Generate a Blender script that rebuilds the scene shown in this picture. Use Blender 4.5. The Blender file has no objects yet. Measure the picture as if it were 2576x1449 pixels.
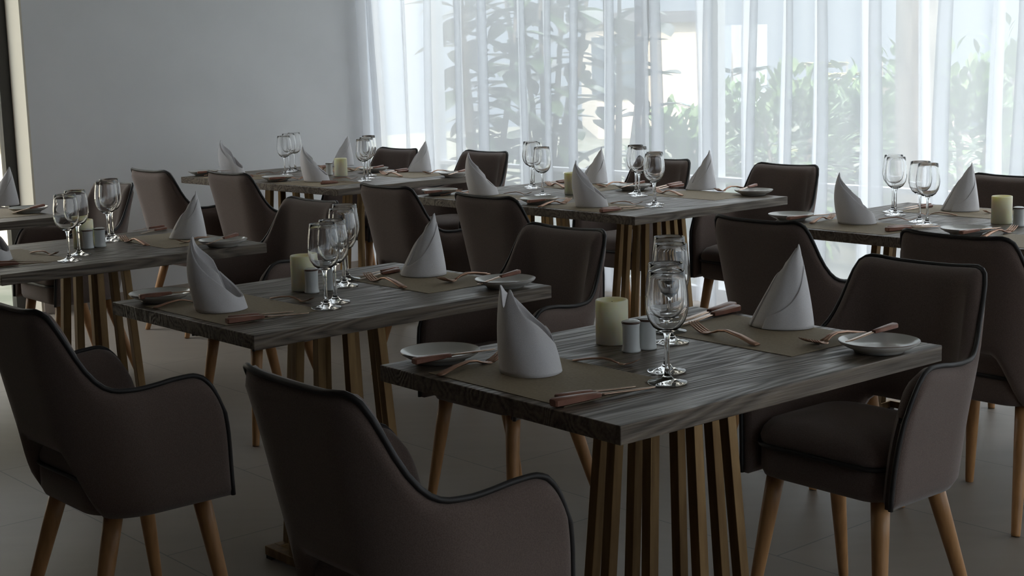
import bpy, math, random
import numpy as np
from mathutils import Vector, Matrix
PI = math.pi
SC = bpy.context.scene
COL = SC.collection

# ---------------------------------------------------------------- camera
FPX, PITCH, ROLL, CAMH = 3640.4, 0.15965, -0.024756, 1.3663
IW, IH = 2576, 1449
cp, sp, cr, sr = math.cos(PITCH), math.sin(PITCH), math.cos(ROLL), math.sin(ROLL)
FWD = Vector((0, cp, -sp)); UP0 = Vector((0, sp, cp)); RT0 = Vector((1, 0, 0))
RT = RT0 * cr + UP0 * sr
UPV = UP0 * cr - RT0 * sr
camd = bpy.data.cameras.new('camera')
cam = bpy.data.objects.new('camera', camd); COL.objects.link(cam)
camd.sensor_width = 36.0; camd.lens = FPX / IW * 36.0; camd.clip_end = 200
cam.matrix_world = Matrix(((RT.x, UPV.x, -FWD.x, 0), (RT.y, UPV.y, -FWD.y, 0), (RT.z, UPV.z, -FWD.z, CAMH), (0, 0, 0, 1)))
SC.camera = cam
CO = Vector((0, 0, CAMH))

def ray(px, py):
    return FWD * FPX + RT * (px - IW / 2) - UPV * (py - IH / 2)
def at(px, py, z):
    d = ray(px, py); k = (z - CO.z) / d.z
    return CO + d * k

# ---------------------------------------------------------------- world, exposure
SC.view_settings.view_transform = 'Standard'
SC.view_settings.look = 'None'
SC.view_settings.gamma = 1.0
SC.view_settings.use_curve_mapping = False
SC.view_settings.exposure = 0.70
SC.cycles.transparent_max_bounces = 32
SC.cycles.max_bounces = 14
SC.cycles.diffuse_bounces = 6
SC.cycles.glossy_bounces = 6
SC.cycles.transmission_bounces = 14
SC.cycles.caustics_reflective = False
SC.cycles.caustics_refractive = False
SC.cycles.sample_clamp_indirect = 4.0
SC.cycles.use_denoising = True
w = bpy.data.worlds.new('overcast_sky'); SC.world = w; w.use_nodes = True
nt = w.node_tree; nt.nodes.clear()
wo = nt.nodes.new('ShaderNodeOutputWorld'); bg = nt.nodes.new('ShaderNodeBackground')
tc = nt.nodes.new('ShaderNodeTexCoord'); sx = nt.nodes.new('ShaderNodeSeparateXYZ'); rp = nt.nodes.new('ShaderNodeValToRGB')
rp.color_ramp.elements[0].position = 0.0; rp.color_ramp.elements[0].color = (0.76, 0.88, 1.0, 1)
rp.color_ramp.elements[1].position = 0.5; rp.color_ramp.elements[1].color = (0.965, 0.985, 1.0, 1)
nt.links.new(tc.outputs['Generated'], sx.inputs[0]); nt.links.new(sx.outputs['Z'], rp.inputs[0])
nt.links.new(rp.outputs[0], bg.inputs[0]); nt.links.new(bg.outputs[0], wo.inputs[0])
mr = nt.nodes.new('ShaderNodeMapRange'); mr.interpolation_type = 'SMOOTHSTEP'
mr.inputs['From Min'].default_value = 0.08; mr.inputs['From Max'].default_value = 0.75; mr.inputs['To Min'].default_value = 0.55; mr.inputs['To Max'].default_value = 4.3
nt.links.new(sx.outputs['Z'], mr.inputs['Value']); nt.links.new(mr.outputs[0], bg.inputs[1])

# room frame: U runs along the window wall, V points out through the window
RA = -0.859
UX = Vector((math.cos(RA), math.sin(RA), 0)); VX = Vector((-math.sin(RA), math.cos(RA), 0))
K0 = Vector((-0.668, 9.638, 0))
def rm(U, V, z=0.0):
    return K0 + UX * U + VX * V + Vector((0, 0, z))
def onV(px, py, V):
    d = ray(px, py); k = (V - (CO - K0).dot(VX)) / d.dot(VX); return CO + d * k
def onU(px, py, U):
    d = ray(px, py); k = (U - (CO - K0).dot(UX)) / d.dot(UX); return CO + d * k
def UV(p):
    q = p - K0; return q.dot(UX), q.dot(VX), p.z
CEIL = 2.9
def portal(name, c, sxx, syy, nrm):
    ld = bpy.data.lights.new(name, 'AREA'); ld.shape = 'RECTANGLE'; ld.size = sxx; ld.size_y = syy
    ld.cycles.is_portal = True
    o = bpy.data.objects.new(name, ld); COL.objects.link(o)
    o.location = c; o.rotation_mode = 'QUATERNION'; o.rotation_quaternion = (-nrm).to_track_quat('Z', 'Y')
    return o

sund = bpy.data.lights.new('sun', 'SUN'); sund.energy = 3.5; sund.angle = 0.02; sund.color = (1.0, .88, .72)
suno = bpy.data.objects.new('sun', sund); COL.objects.link(suno); suno.rotation_mode = 'QUATERNION'
suno.rotation_quaternion = (UX * -.55 + VX * .40 + Vector((0, 0, -.73))).to_track_quat('-Z', 'Y')

# ---------------------------------------------------------------- materials
def mat(name, col, rough=0.6, metal=0.0, **kw):
    m = bpy.data.materials.new(name); m.use_nodes = True
    b = m.node_tree.nodes['Principled BSDF']
    b.inputs['Base Color'].default_value = (*col, 1); b.inputs['Roughness'].default_value = rough
    b.inputs['Metallic'].default_value = metal
    for k, v in kw.items(): b.inputs[k].default_value = v
    return m
def N(m, t): return m.node_tree.nodes.new(t)
def noise_col(m, c0, c1, scale, detail=4, stretch=(1, 1, 1), bump=0.0, p0=0.35, p1=0.65, dist=0.0):
    L = m.node_tree.links.new; b = m.node_tree.nodes['Principled BSDF']
    t = N(m, 'ShaderNodeTexCoord'); mp = N(m, 'ShaderNodeMapping'); mp.inputs['Scale'].default_value = stretch
    n = N(m, 'ShaderNodeTexNoise'); n.inputs['Scale'].default_value = scale; n.inputs['Detail'].default_value = detail
    n.inputs['Distortion'].default_value = dist
    r = N(m, 'ShaderNodeValToRGB'); r.color_ramp.elements[0].color = (*c0, 1); r.color_ramp.elements[1].color = (*c1, 1)
    r.color_ramp.elements[0].position = p0; r.color_ramp.elements[1].position = p1
    L(t.outputs['Object'], mp.inputs[0]); L(mp.outputs[0], n.inputs['Vector']); L(n.outputs['Fac'], r.inputs[0]); L(r.outputs[0], b.inputs['Base Color'])
    if bump:
        bp = N(m, 'ShaderNodeBump'); bp.inputs['Strength'].default_value = bump; bp.inputs['Distance'].default_value = 0.002
        L(n.outputs['Fac'], bp.inputs['Height']); L(bp.outputs[0], b.inputs['Normal'])
    return m
M = {}
M['fabric'] = noise_col(mat('taupe_fabric', (.2, .17, .15), 0.9, **{'Sheen Weight': 0.25}), (.110, .076, .063), (.150, .107, .091), 420, 3, bump=0.25)
M['piping'] = mat('black_piping', (.012, .010, .010), 0.55)
M['leg'] = noise_col(mat('oak_leg', (.4, .2, .08), 0.42), (.33, .165, .062), (.45, .235, .095), 9, 5, (6, 6, .6))
M['brass'] = noise_col(mat('dark_brass', (.35, .24, .11), 0.36, 0.85), (.14, .085, .038), (.21, .135, .062), 14, 3, (3, 3, .4))
M['black'] = mat('black_rubber', (.015, .015, .015), 0.6)
M['mat'] = noise_col(mat('kraft_paper', (.3, .24, .16), 0.75), (.26, .205, .135), (.31, .25, .165), 160, 5)
M['napkin'] = noise_col(mat('white_linen', (.8, .78, .78), 0.85, **{'Sheen Weight': 0.15}), (.74, .72, .73), (.80, .78, .79), 500, 2, bump=0.15)
M['china'] = mat('glazed_china', (.62, .62, .59), 0.16)
M['rimband'] = mat('brown_glaze', (.12, .065, .04), 0.3)
M['candle'] = mat('cream_wax', (.95, .90, .68), 0.5, **{'Subsurface Weight': 0.7, 'Subsurface Scale': 1.0})
M['candle'].node_tree.nodes['Principled BSDF'].inputs['Subsurface Radius'].default_value = (.02, .015, .006)
M['shaker'] = mat('white_ceramic', (.68, .70, .69), 0.25)
M['cap'] = mat('brown_cap', (.10, .055, .04), 0.3)
M['copper'] = mat('rose_copper', (.40, .24, .165), 0.42, 0.9)
M['handle'] = noise_col(mat('copper_brown_handle', (.3, .13, .08), 0.36, 0.15), (.19, .075, .048), (.28, .125, .082), 30, 3)
M['blade'] = mat('copper_blade', (.52, .37, .28), 0.25, 1.0)
M['glass'] = mat('clear_glass', (1, 1, 1), 0.0, **{'Transmission Weight': 1.0, 'IOR': 1.47})
M['pane'] = bpy.data.materials.new('window_glass'); M['pane'].use_nodes = True
def _pane(m):
    n = m.node_tree; n.nodes.clear(); o = n.nodes.new('ShaderNodeOutputMaterial'); a = n.nodes.new('ShaderNodeBsdfTransparent'); g = n.nodes.new('ShaderNodeBsdfGlossy'); x = n.nodes.new('ShaderNodeMixShader')
    a.inputs[0].default_value = (.95, .965, .975, 1); g.inputs['Roughness'].default_value = 0.02; x.inputs[0].default_value = 0.05
    n.links.new(a.outputs[0], x.inputs[1]); n.links.new(g.outputs[0], x.inputs[2]); n.links.new(x.outputs[0], o.inputs[0])
_pane(M['pane'])
M['curtain'] = bpy.data.materials.new('sheer_voile'); M['curtain'].use_nodes = True
def _curt(m):
    n = m.node_tree; n.nodes.clear(); nn = n.nodes.new
    o = nn('ShaderNodeOutputMaterial'); a = nn('ShaderNodeBsdfTransparent'); tr = nn('ShaderNodeBsdfTranslucent'); d = nn('ShaderNodeBsdfDiffuse'); x = nn('ShaderNodeMixShader'); y = nn('ShaderNodeMixShader')
    tr.inputs[0].default_value = (.845, .86, .89, 1); d.inputs[0].default_value = (.80, .81, .83, 1)
    x.inputs[0].default_value = 0.08; y.inputs[0].default_value = 0.60
    n.links.new(tr.outputs[0], x.inputs[1]); n.links.new(d.outputs[0], x.inputs[2])
    n.links.new(a.outputs[0], y.inputs[1]); n.links.new(x.outputs[0], y.inputs[2]); n.links.new(y.outputs[0], o.inputs[0])
_curt(M['curtain'])
M['wall'] = noise_col(mat('white_plaster', (.72, .72, .72), 0.9), (.84, .84, .845), (.87, .87, .875), 3, 3)
M['rearwall'] = mat('taupe_plaster', (.16, .14, .13), 0.9)
M['ceil'] = mat('ceiling_paint', (.45, .44, .43), 0.9)
M['jamb'] = mat('cream_plaster', (.78, .72, .60), 0.9)
M['skirt'] = mat('beige_skirting', (.45, .39, .34), 0.5)
M['whiteframe'] = mat('white_frame', (.82, .84, .86), 0.4)
M['darkframe'] = mat('black_frame', (.02, .019, .018), 0.4)
M['track'] = mat('white_track', (.7, .7, .7), 0.5)
# floor: large beige tiles
def _floor():
    m = mat('beige_floor_tile', (.4, .37, .33), 0.48); n = m.node_tree; L = n.links.new; b = n.nodes['Principled BSDF']
    t = N(m, 'ShaderNodeTexCoord'); mp = N(m, 'ShaderNodeMapping'); mp.inputs['Rotation'].default_value = (0, 0, -RA)
    br = N(m, 'ShaderNodeTexBrick'); br.offset = 0.5; br.inputs['Scale'].default_value = 1.0
    br.inputs['Brick Width'].default_value = 1.2; br.inputs['Row Height'].default_value = 0.6; br.inputs['Mortar Size'].default_value = 0.0022
    br.inputs['Color1'].default_value = (.225, .192, .160, 1); br.inputs['Color2'].default_value = (.210, .180, .152, 1); br.inputs['Mortar'].default_value = (.10, .093, .086, 1)
    nz = N(m, 'ShaderNodeTexNoise'); nz.inputs['Scale'].default_value = 5; nz.inputs['Detail'].default_value = 8
    mp2 = N(m, 'ShaderNodeMapping'); mp2.inputs['Rotation'].default_value = (0, 0, -RA); mp2.inputs['Scale'].default_value = (.6, 3, 1)
    rr = N(m, 'ShaderNodeValToRGB'); rr.color_ramp.elements[0].color = (.82, .82, .82, 1); rr.color_ramp.elements[1].color = (1.08, 1.06, 1.04, 1)
    mx = N(m, 'ShaderNodeMixRGB'); mx.blend_type = 'MULTIPLY'; mx.inputs[0].default_value = 1
    L(t.outputs['Object'], mp.inputs[0]); L(mp.outputs[0], br.inputs['Vector']); L(t.outputs['Object'], mp2.inputs[0]); L(mp2.outputs[0], nz.inputs['Vector'])
    L(nz.outputs['Fac'], rr.inputs[0]); L(br.outputs['Color'], mx.inputs[1]); L(rr.outputs[0], mx.inputs[2]); L(mx.outputs[0], b.inputs['Base Color'])
    return m
M['floor'] = _floor()
# brushed grey oak with raised cathedral grain, running along local Y
def _wood():
    m = mat('brushed_grey_oak', (.2, .17, .14), 0.42, **{'Specular IOR Level': .38}); n = m.node_tree; L = n.links.new; b = n.nodes['Principled BSDF']
    t = N(m, 'ShaderNodeTexCoord'); oi = N(m, 'ShaderNodeObjectInfo')
    ad = N(m, 'ShaderNodeVectorMath'); ad.operation = 'ADD'; sc = N(m, 'ShaderNodeVectorMath'); sc.operation = 'SCALE'; sc.inputs['Scale'].default_value = 7.0
    cb = N(m, 'ShaderNodeCombineXYZ'); L(oi.outputs['Random'], cb.inputs[0]); L(oi.outputs['Random'], cb.inputs[1]); L(cb.outputs[0], sc.inputs[0])
    L(t.outputs['Object'], ad.inputs[0]); L(sc.outputs[0], ad.inputs[1])
    mp = N(m, 'ShaderNodeMapping'); mp.inputs['Scale'].default_value = (9, .9, 9)
    wv = N(m, 'ShaderNodeTexNoise'); wv.inputs['Scale'].default_value = 1.0; wv.inputs['Detail'].default_value = 1.5; wv.inputs['Distortion'].default_value = 0.35
    mu = N(m, 'ShaderNodeMath'); mu.operation = 'MULTIPLY'; mu.inputs[1].default_value = 17.0
    fr = N(m, 'ShaderNodeMath'); fr.operation = 'PINGPONG'; fr.inputs[1].default_value = 0.5
    mp2 = N(m, 'ShaderNodeMapping'); mp2.inputs['Scale'].default_value = (140, 5, 140)
    fn = N(m, 'ShaderNodeTexNoise'); fn.inputs['Scale'].default_value = 1.0; fn.inputs['Detail'].default_value = 4
    ma = N(m, 'ShaderNodeMath'); ma.operation = 'MULTIPLY_ADD'; ma.inputs[1].default_value = 0.9
    r = N(m, 'ShaderNodeValToRGB'); e = r.color_ramp.elements
    e[0].position = 0.38; e[0].color = (.042, .030, .021, 1); e[1].position = 0.98; e[1].color = (.18, .143, .108, 1)
    L(ad.outputs[0], mp.inputs[0]); L(mp.outputs[0], wv.inputs['Vector']); L(wv.outputs['Fac'], mu.inputs[0]); L(mu.outputs[0], fr.inputs[0])
    L(ad.outputs[0], mp2.inputs[0]); L(mp2.outputs[0], fn.inputs['Vector'])
    L(fr.outputs[0], ma.inputs[0]); L(fn.outputs['Fac'], ma.inputs[2]); L(ma.outputs[0], r.inputs[0]); L(r.outputs[0], b.inputs['Base Color'])
    rg_ = N(m, 'ShaderNodeMapRange'); rg_.inputs['From Min'].default_value = .3; rg_.inputs['From Max'].default_value = 1.0; rg_.inputs['To Min'].default_value = .62; rg_.inputs['To Max'].default_value = .30
    L(ma.outputs[0], rg_.inputs['Value']); L(rg_.outputs[0], b.inputs['Roughness'])
    bp = N(m, 'ShaderNodeBump'); bp.inputs['Strength'].default_value = 0.8; bp.inputs['Distance'].default_value = 0.0015
    L(ma.outputs[0], bp.inputs['Height']); L(bp.outputs[0], b.inputs['Normal'])
    return m
M['wood'] = _wood()

# ---------------------------------------------------------------- mesh helpers
class MB:
    def __init__(s): s.v = []; s.f = []
    def add(s, v, f):
        o = len(s.v); s.v += [tuple(p) for p in v]; s.f += [tuple(i + o for i in q) for q in f]
    def box(s, c, d, R=None):
        x, y, z = d[0] / 2, d[1] / 2, d[2] / 2
        v = [Vector((a * x, b * y, e * z)) for e in (-1, 1) for a, b in ((-1, -1), (1, -1), (1, 1), (-1, 1))]
        if R is not None: v = [R @ p for p in v]
        s.add([p + Vector(c) for p in v], [(3, 2, 1, 0), (4, 5, 6, 7), (0, 1, 5, 4), (1, 2, 6, 5), (2, 3, 7, 6), (3, 0, 4, 7)])
    def hexa(s, lo, hi):
        s.add(list(lo) + list(hi), [(3, 2, 1, 0), (4, 5, 6, 7), (0, 1, 5, 4), (1, 2, 6, 5), (2, 3, 7, 6), (3, 0, 4, 7)])
    def tube(s, pts, r, n=8, caps=True):
        pts = [Vector(p) for p in pts]; rad = r if hasattr(r, '__len__') else [r] * len(pts)
        v = []; f = []; up = None
        for i, p in enumerate(pts):
            d = (pts[min(i + 1, len(pts) - 1)] - pts[max(i - 1, 0)]).normalized()
            if up is None: up = d.orthogonal().normalized()
            up = (up - d * up.dot(d)).normalized(); sd = d.cross(up)
            for k in range(n):
                a = 2 * PI * k / n; v.append(p + (up * math.cos(a) + sd * math.sin(a)) * rad[i])
        for i in range(len(pts) - 1):
            for k in range(n): f.append((i * n + k, i * n + (k + 1) % n, (i + 1) * n + (k + 1) % n, (i + 1) * n + k))
        if caps: f.append(tuple(range(n - 1, -1, -1))); f.append(tuple((len(pts) - 1) * n + k for k in range(n)))
        s.add(v, f)
    def lathe(s, prof, n=40):
        v = []; f = []; idx = []
        for r, z in prof:
            if r < 1e-6: idx.append([len(v)] * n); v.append((0, 0, z))
            else:
                idx.append(list(range(len(v), len(v) + n)))
                v += [(r * math.cos(2 * PI * k / n), r * math.sin(2 * PI * k / n), z) for k in range(n)]
        for a, b in zip(idx, idx[1:]):
            for k in range(n):
                q = [a[k], a[(k + 1) % n], b[(k + 1) % n], b[k]]; u = []
                for i in q:
                    if i not in u: u.append(i)
                if len(u) > 2: f.append(tuple(u))
        s.add(v, f)
    def loft(s, rings, capb=True, capt=True):
        n = len(rings[0]); v = [p for r in rings for p in r]; f = []
        for i in range(len(rings) - 1):
            for k in range(n): f.append((i * n + k, i * n + (k + 1) % n, (i + 1) * n + (k + 1) % n, (i + 1) * n + k))
        if capb: f.append(tuple(range(n - 1, -1, -1)))
        if capt: f.append(tuple((len(rings) - 1) * n + k for k in range(n)))
        s.add(v, f)
    def build(s, name, m, parent=None, smooth=True, angle=None, bevel=0.0):
        me = bpy.data.meshes.new(name); me.from_pydata(s.v, [], s.f); me.update()
        me.materials.append(m)
        o = bpy.data.objects.new(name, me); COL.objects.link(o)
        if smooth:
            if angle is None: me.polygons.foreach_set('use_smooth', [True] * len(me.polygons))
            else: me.shade_smooth() if False else me.polygons.foreach_set('use_smooth', [True] * len(me.polygons)); 
            if angle is not None: me.set_sharp_from_angle(angle=angle)
        if bevel:
            b = o.modifiers.new('bevel', 'BEVEL'); b.width = bevel; b.segments = 2; b.limit_method = 'ANGLE'
        if parent is not None: o.parent = parent
        return o
def tag(o, label=None, cat=None, group=None, kind=None):
    if label: o['label'] = label
    if cat: o['category'] = cat
    if group: o['group'] = group
    if kind: o['kind'] = kind
    return o
def empty(name, loc=(0, 0, 0), rz=0.0):
    o = bpy.data.objects.new(name, None); COL.objects.link(o); o.empty_display_size = 0.1
    o.location = loc; o.rotation_euler = (0, 0, rz); return o
def copy_tree(o, parent=None):
    c = o.copy(); COL.objects.link(c)
    if parent is not None: c.parent = parent
    for ch in list(o.children): copy_tree(ch, c)
    return c
class Proto:
    """first use hands out the built thing, every later use a copy of it and its parts"""
    def __init__(s, fn): s.fn = fn; s.o = None
    def get(s, loc, rz, label, cat, group):
        if s.o is None: o = s.o = s.fn()
        else: o = copy_tree(s.o)
        o.location = loc; o.rotation_euler = (0, 0, rz); tag(o, label, cat, group); return o
def pchip(xs, ys, x):
    if x <= xs[0]: return ys[0]
    if x >= xs[-1]: return ys[-1]
    n = len(xs); h = [xs[i + 1] - xs[i] for i in range(n - 1)]; d = [(ys[i + 1] - ys[i]) / h[i] for i in range(n - 1)]
    m = [d[0]] + [0 if d[i - 1] * d[i] <= 0 else 2 * d[i - 1] * d[i] / (d[i - 1] + d[i]) for i in range(1, n - 1)] + [d[-1]]
    for i in range(n - 1):
        if x <= xs[i + 1]:
            t = (x - xs[i]) / h[i]
            return (1 + 2 * t) * (1 - t) ** 2 * ys[i] + t * (1 - t) ** 2 * h[i] * m[i] + t * t * (3 - 2 * t) * ys[i + 1] + t * t * (t - 1) * h[i] * m[i + 1]
def sstep(a, b, x):
    t = min(1, max(0, (x - a) / (b - a))); return t * t * (3 - 2 * t)

# ---------------------------------------------------------------- room shell
R3 = Matrix.Rotation(RA, 3, 'Z')
def rbox(name, u0, u1, v0, v1, z0, z1, m, parent=None, kind=None, smooth=False, bevel=0):
    b = MB(); lo = [rm(u0, v0, z0), rm(u1, v0, z0), rm(u1, v1, z0), rm(u0, v1, z0)]; hi = [p + Vector((0, 0, z1 - z0)) for p in lo]
    b.hexa(lo, hi); o = b.build(name, m, parent, smooth=False, bevel=bevel)
    if kind: o['kind'] = kind
    return o
GV = 0.22                                   # plane of the glazing
VEND = UV(onU(88, 480, 0.0))[1]             # where the left wall stops at the doorway
U1, V1 = 11.0, -9.5
rbox('floor', -0.25, U1, V1, GV + 0.1, -0.12, 0.0, M['floor'], kind='structure')
rbox('ceiling', -0.25, U1, V1, GV + 0.1, CEIL, CEIL + 0.15, M['ceil'], kind='structure')
CORN = -0.30
rbox('wall_left', -0.25, 0.0, VEND, CORN, 0.0, CEIL, M['wall'], kind='structure')
rbox('wall_right', U1, U1 + 0.2, V1, -5.0, 0.0, CEIL, M['rearwall'], kind='structure')
rbox('trim_2', U1, U1 + 0.2, -0.6, GV + 0.1, 0.0, CEIL, M['wall'], kind='structure')
w3 = rbox('added_side_window', U1 + .10, U1 + .106, -5.0, -0.6, 0.05, CEIL - .05, M['pane'], kind='structure')  # window out of view, added to bring light from the right
b = MB()
for v0_ in (-5.0, -2.8, -0.66):
    lo = [rm(U1 + .06, v0_, 0), rm(U1 + .14, v0_, 0), rm(U1 + .14, v0_ + .06, 0), rm(U1 + .06, v0_ + .06, 0)]; b.hexa(lo, [p + Vector((0, 0, CEIL)) for p in lo])
b.build('window_frame', M['whiteframe'], w3, smooth=False)
portal('side_portal', rm(U1 + .3, -2.8, CEIL / 2), 4.4, CEIL, -UX)
rbox('wall_back', -0.25, U1, V1 - 0.2, V1, 0.0, CEIL, M['rearwall'], kind='structure')
OPN = 2.6
rbox('wall_left_far', -0.25, 0.0, V1, VEND - OPN, 0.0, CEIL, M['rearwall'], kind='structure').name = 'wall_side'
rbox('baseboard_left', 0.0, 0.012, VEND, CORN, 0.0, 0.068, M['skirt'], kind='structure')
rbox('trim_1', -0.25, 0.0, VEND - 0.012, VEND, 0.0, CEIL, M['jamb'], kind='structure')
# window wall: floor to ceiling glazing with white frame
win = rbox('window_1', 0.0, U1, GV + 0.03, GV + 0.036, 0.05, CEIL - 0.05, M['pane'], kind='structure')
zline = onV(2010, 465, GV).z
b = MB()
def fb(u0, u1, z0, z1, v0=GV, v1=GV + 0.06):
    lo = [rm(u0, v0, z0), rm(u1, v0, z0), rm(u1, v1, z0), rm(u0, v1, z0)]; b.hexa(lo, [p + Vector((0, 0, z1 - z0)) for p in lo])
fb(0, U1, 0.0, 0.06); fb(0, U1, CEIL - 0.06, CEIL)
for u in (0.0, 2.45, 4.95, 7.45, U1 - 0.06): fb(u, u + 0.06, 0.06, CEIL - 0.06)
fb(0.06, U1 - 0.06, zline - 0.012, zline + 0.012)
for z0_, z1_ in ((0.0, .06), (CEIL - .06, CEIL)): fb(-0.06, 0.0, z0_, z1_, CORN, GV + .06)
fb(-0.06, 0.0, .06, CEIL - .06, GV, GV + .06)
rbox('added_corner_pane', -0.036, -0.03, CORN, GV, 0.05, CEIL - 0.05, M['pane'], win)  # glazed corner return, added so the wrapped curtain end is backlit
b.build('window_frame', M['whiteframe'], win, smooth=False)
portal('corner_portal', rm(-0.2, (CORN + GV) / 2, CEIL / 2), GV - CORN, CEIL, UX)
portal('window_portal', rm(U1 / 2, GV + 0.2, CEIL / 2), U1, CEIL, -VX)
# glazed doorway on the left
dw = rbox('window_2', -0.215, -0.21, VEND - OPN, VEND - 0.012, 0.02, CEIL, M['pane'], kind='structure')
b = MB()
def fb2(v0, v1, z0, z1, u0=-0.25, u1=-0.19):
    lo = [rm(u0, v0, z0), rm(u1, v0, z0), rm(u1, v1, z0), rm(u0, v1, z0)]; b.hexa(lo, [p + Vector((0, 0, z1 - z0)) for p in lo])
fb2(VEND - 0.075, VEND - 0.012, 0.0, CEIL); fb2(VEND - OPN, VEND - OPN + 0.06, 0.0, CEIL); fb2(VEND - OPN + 0.06, VEND - 0.075, CEIL - 0.06, CEIL)
b.build('door_frame', M['darkframe'], dw, smooth=False)
portal('doorway_portal', rm(-0.4, VEND - OPN / 2, CEIL / 2), OPN, CEIL, UX)

# ---------------------------------------------------------------- curtains
rnd = random.Random(5)
def curtain(path, name, label, wl=(0.18, 0.40), amp=(0.06, 0.10), seed=1):
    """path: dense list of plan points; folds are sewn in along it, hem just above the floor"""
    rg = random.Random(seed)
    P2 = [Vector(p) for p in path]; d = [0]
    for a, c in zip(P2, P2[1:]): d.append(d[-1] + (c - a).length)
    Ltot = d[-1]
    def pos(s):
        s = min(max(s, 0), Ltot)
        for i in range(len(d) - 1):
            if s <= d[i + 1]:
                t = (s - d[i]) / max(1e-9, d[i + 1] - d[i]); return P2[i].lerp(P2[i + 1], t), (P2[i + 1] - P2[i]).normalized()
    segs = []; s = 0
    while s < Ltot:
        L_ = rg.uniform(*wl); segs.append((s, L_, rg.uniform(*amp), rg.uniform(-.02, .02), rg.uniform(0.8, 1.2))); s += L_
    cols = []
    for (s0, L_, A, ph, sk) in segs:
        n = 18
        for k in range(n):
            q = k / n
            cols.append((s0, L_, A, q, ph))
    zs = [0.025, 0.25, 0.6, 1.0, 1.4, 1.8, 2.2, 2.6, CEIL - 0.06]
    v = []; f = []
    for (s0, L_, A, q, ph) in cols:
        for z in zs:
            hz = z / CEIL
            q2 = q + 0.25 * math.sin(2 * PI * q * 2) * (0.6 + 0.4 * (1 - hz))
            wob = ph * math.sin(z * 1.7 + s0 * 9) * (1 - hz) + 0.012 * math.sin(z * 2.3 + s0 * 5)
            p, t = pos(s0 + q2 * L_ + wob)
            nrm = Vector((t.y, -t.x, 0))
            a = A * (1.0 - 0.25 * hz) * math.sin(2 * PI * q) + 0.006 * math.sin(6 * PI * q + z)
            v.append(p + nrm * a + Vector((0, 0, z)))
    nz = len(zs)
    for i in range(len(cols) - 1):
        for j in range(nz - 1): f.append((i * nz + j, (i + 1) * nz + j, (i + 1) * nz + j + 1, i * nz + j + 1))
    b = MB(); b.add(v, f); o = b.build(name, M['curtain'])
    return tag(o, label, 'curtain', 'sheer curtains across the window wall')
useam = UV(onV(1630, 300, 0.0))[0]
pl = [rm(0.07, -0.43 + 0.02 * i) for i in range(16)]
pl += [rm(0.07 + 0.12 * (1 - math.cos(a)), -0.12 + 0.12 * math.sin(a)) for a in [PI / 2 * k / 8 for k in range(1, 9)]]
pl += [rm(0.19 + (useam - 0.01 - 0.19) * k / 60, 0.0) for k in range(1, 61)]
curtain(pl, 'sheer_curtain', 'white sheer curtain wrapping the corner beside the plain wall, left of the seam', seed=11)
curtain([rm(useam + 0.05 + (U1 - 0.27 - useam) * k / 80, -0.02) for k in range(81)], 'sheer_curtain', 'white sheer curtain running from the seam out past the right edge', seed=23)

# ---------------------------------------------------------------- dining chair
CW = [(0.36, .205), (.50, .212), (.62, .220), (.72, .226), (.84, .244)]
CB = [(0.36, -.165), (.50, -.185), (.62, -.208), (.72, -.228), (.84, -.252)]
CF = [(0.36, .165), (.50, .155), (.66, .120), (.84, .08)]
def ip(t, z): return pchip([a for a, _ in t], [c for _, c in t], z)
CR = .135
LB, LA, LS = 0.088, 0.212, 0.27; LT = LB + LA + LS
ZT = ([0, .10, .18, .235, .27, .30, .33, .36, .39, .425, .47, .55, .65, .76, .86, .92, .955, .983, 1.0],
      [.836, .837, .840, .841, .832, .806, .766, .722, .688, .664, .652, .649, .652, .658, .660, .652, .634, .602, .560])
def zbot(s): return 0.352 + (0.505 - 0.352) * (1 - sstep(.17, .34, s))
def shell_mid(t, z):
    s = abs(t); l = s * LT; W = ip(CW, z); yb = ip(CB, z); yf = ip(CF, z); r = CR
    if l < LB: x = l / LB * (W - r); y = yb + 0.012 * (l / LB) ** 2 * 0
    elif l < LB + LA:
        a = (l - LB) / LA * PI / 2; x = W - r + r * math.sin(a); y = yb + r - r * math.cos(a)
    else:
        q = (l - LB - LA) / LS; x = W + 0.012 * q * sstep(.4, .66, z); y = yb + r + q * (yf - yb - r)
    return Vector((x if t >= 0 else -x, y, z))
def shell_n(t, z):
    e = 1e-3; a = shell_mid(t + e, z) - shell_mid(t - e, z); c = shell_mid(t, z + e) - shell_mid(t, z - e)
    n = a.cross(c); n.normalize()
    m = shell_mid(t, z); return n if n.dot(Vector((m.x, m.y - .05, 0))) > 0 else -n
def superring(W, y0, y1, rf, rb, z, n=48, ins=0.0):
    W -= ins; y0 += ins; y1 -= ins; rf = max(.01, rf - ins * .5); rb = max(.01, rb - ins * .5)
    c = [(W - rf, y1 - rf, rf, 0), (-W + rf, y1 - rf, rf, 1), (-W + rb, y0 + rb, rb, 2), (W - rb, y0 + rb, rb, 3)]; v = []
    for cx, cy, r, q in c:
        for k in range(n // 4):
            a = PI / 2 * (q + k / (n // 4 - 1)); v.append(Vector((cx + r * math.cos(a), cy + r * math.sin(a), z)))
    return v
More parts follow.
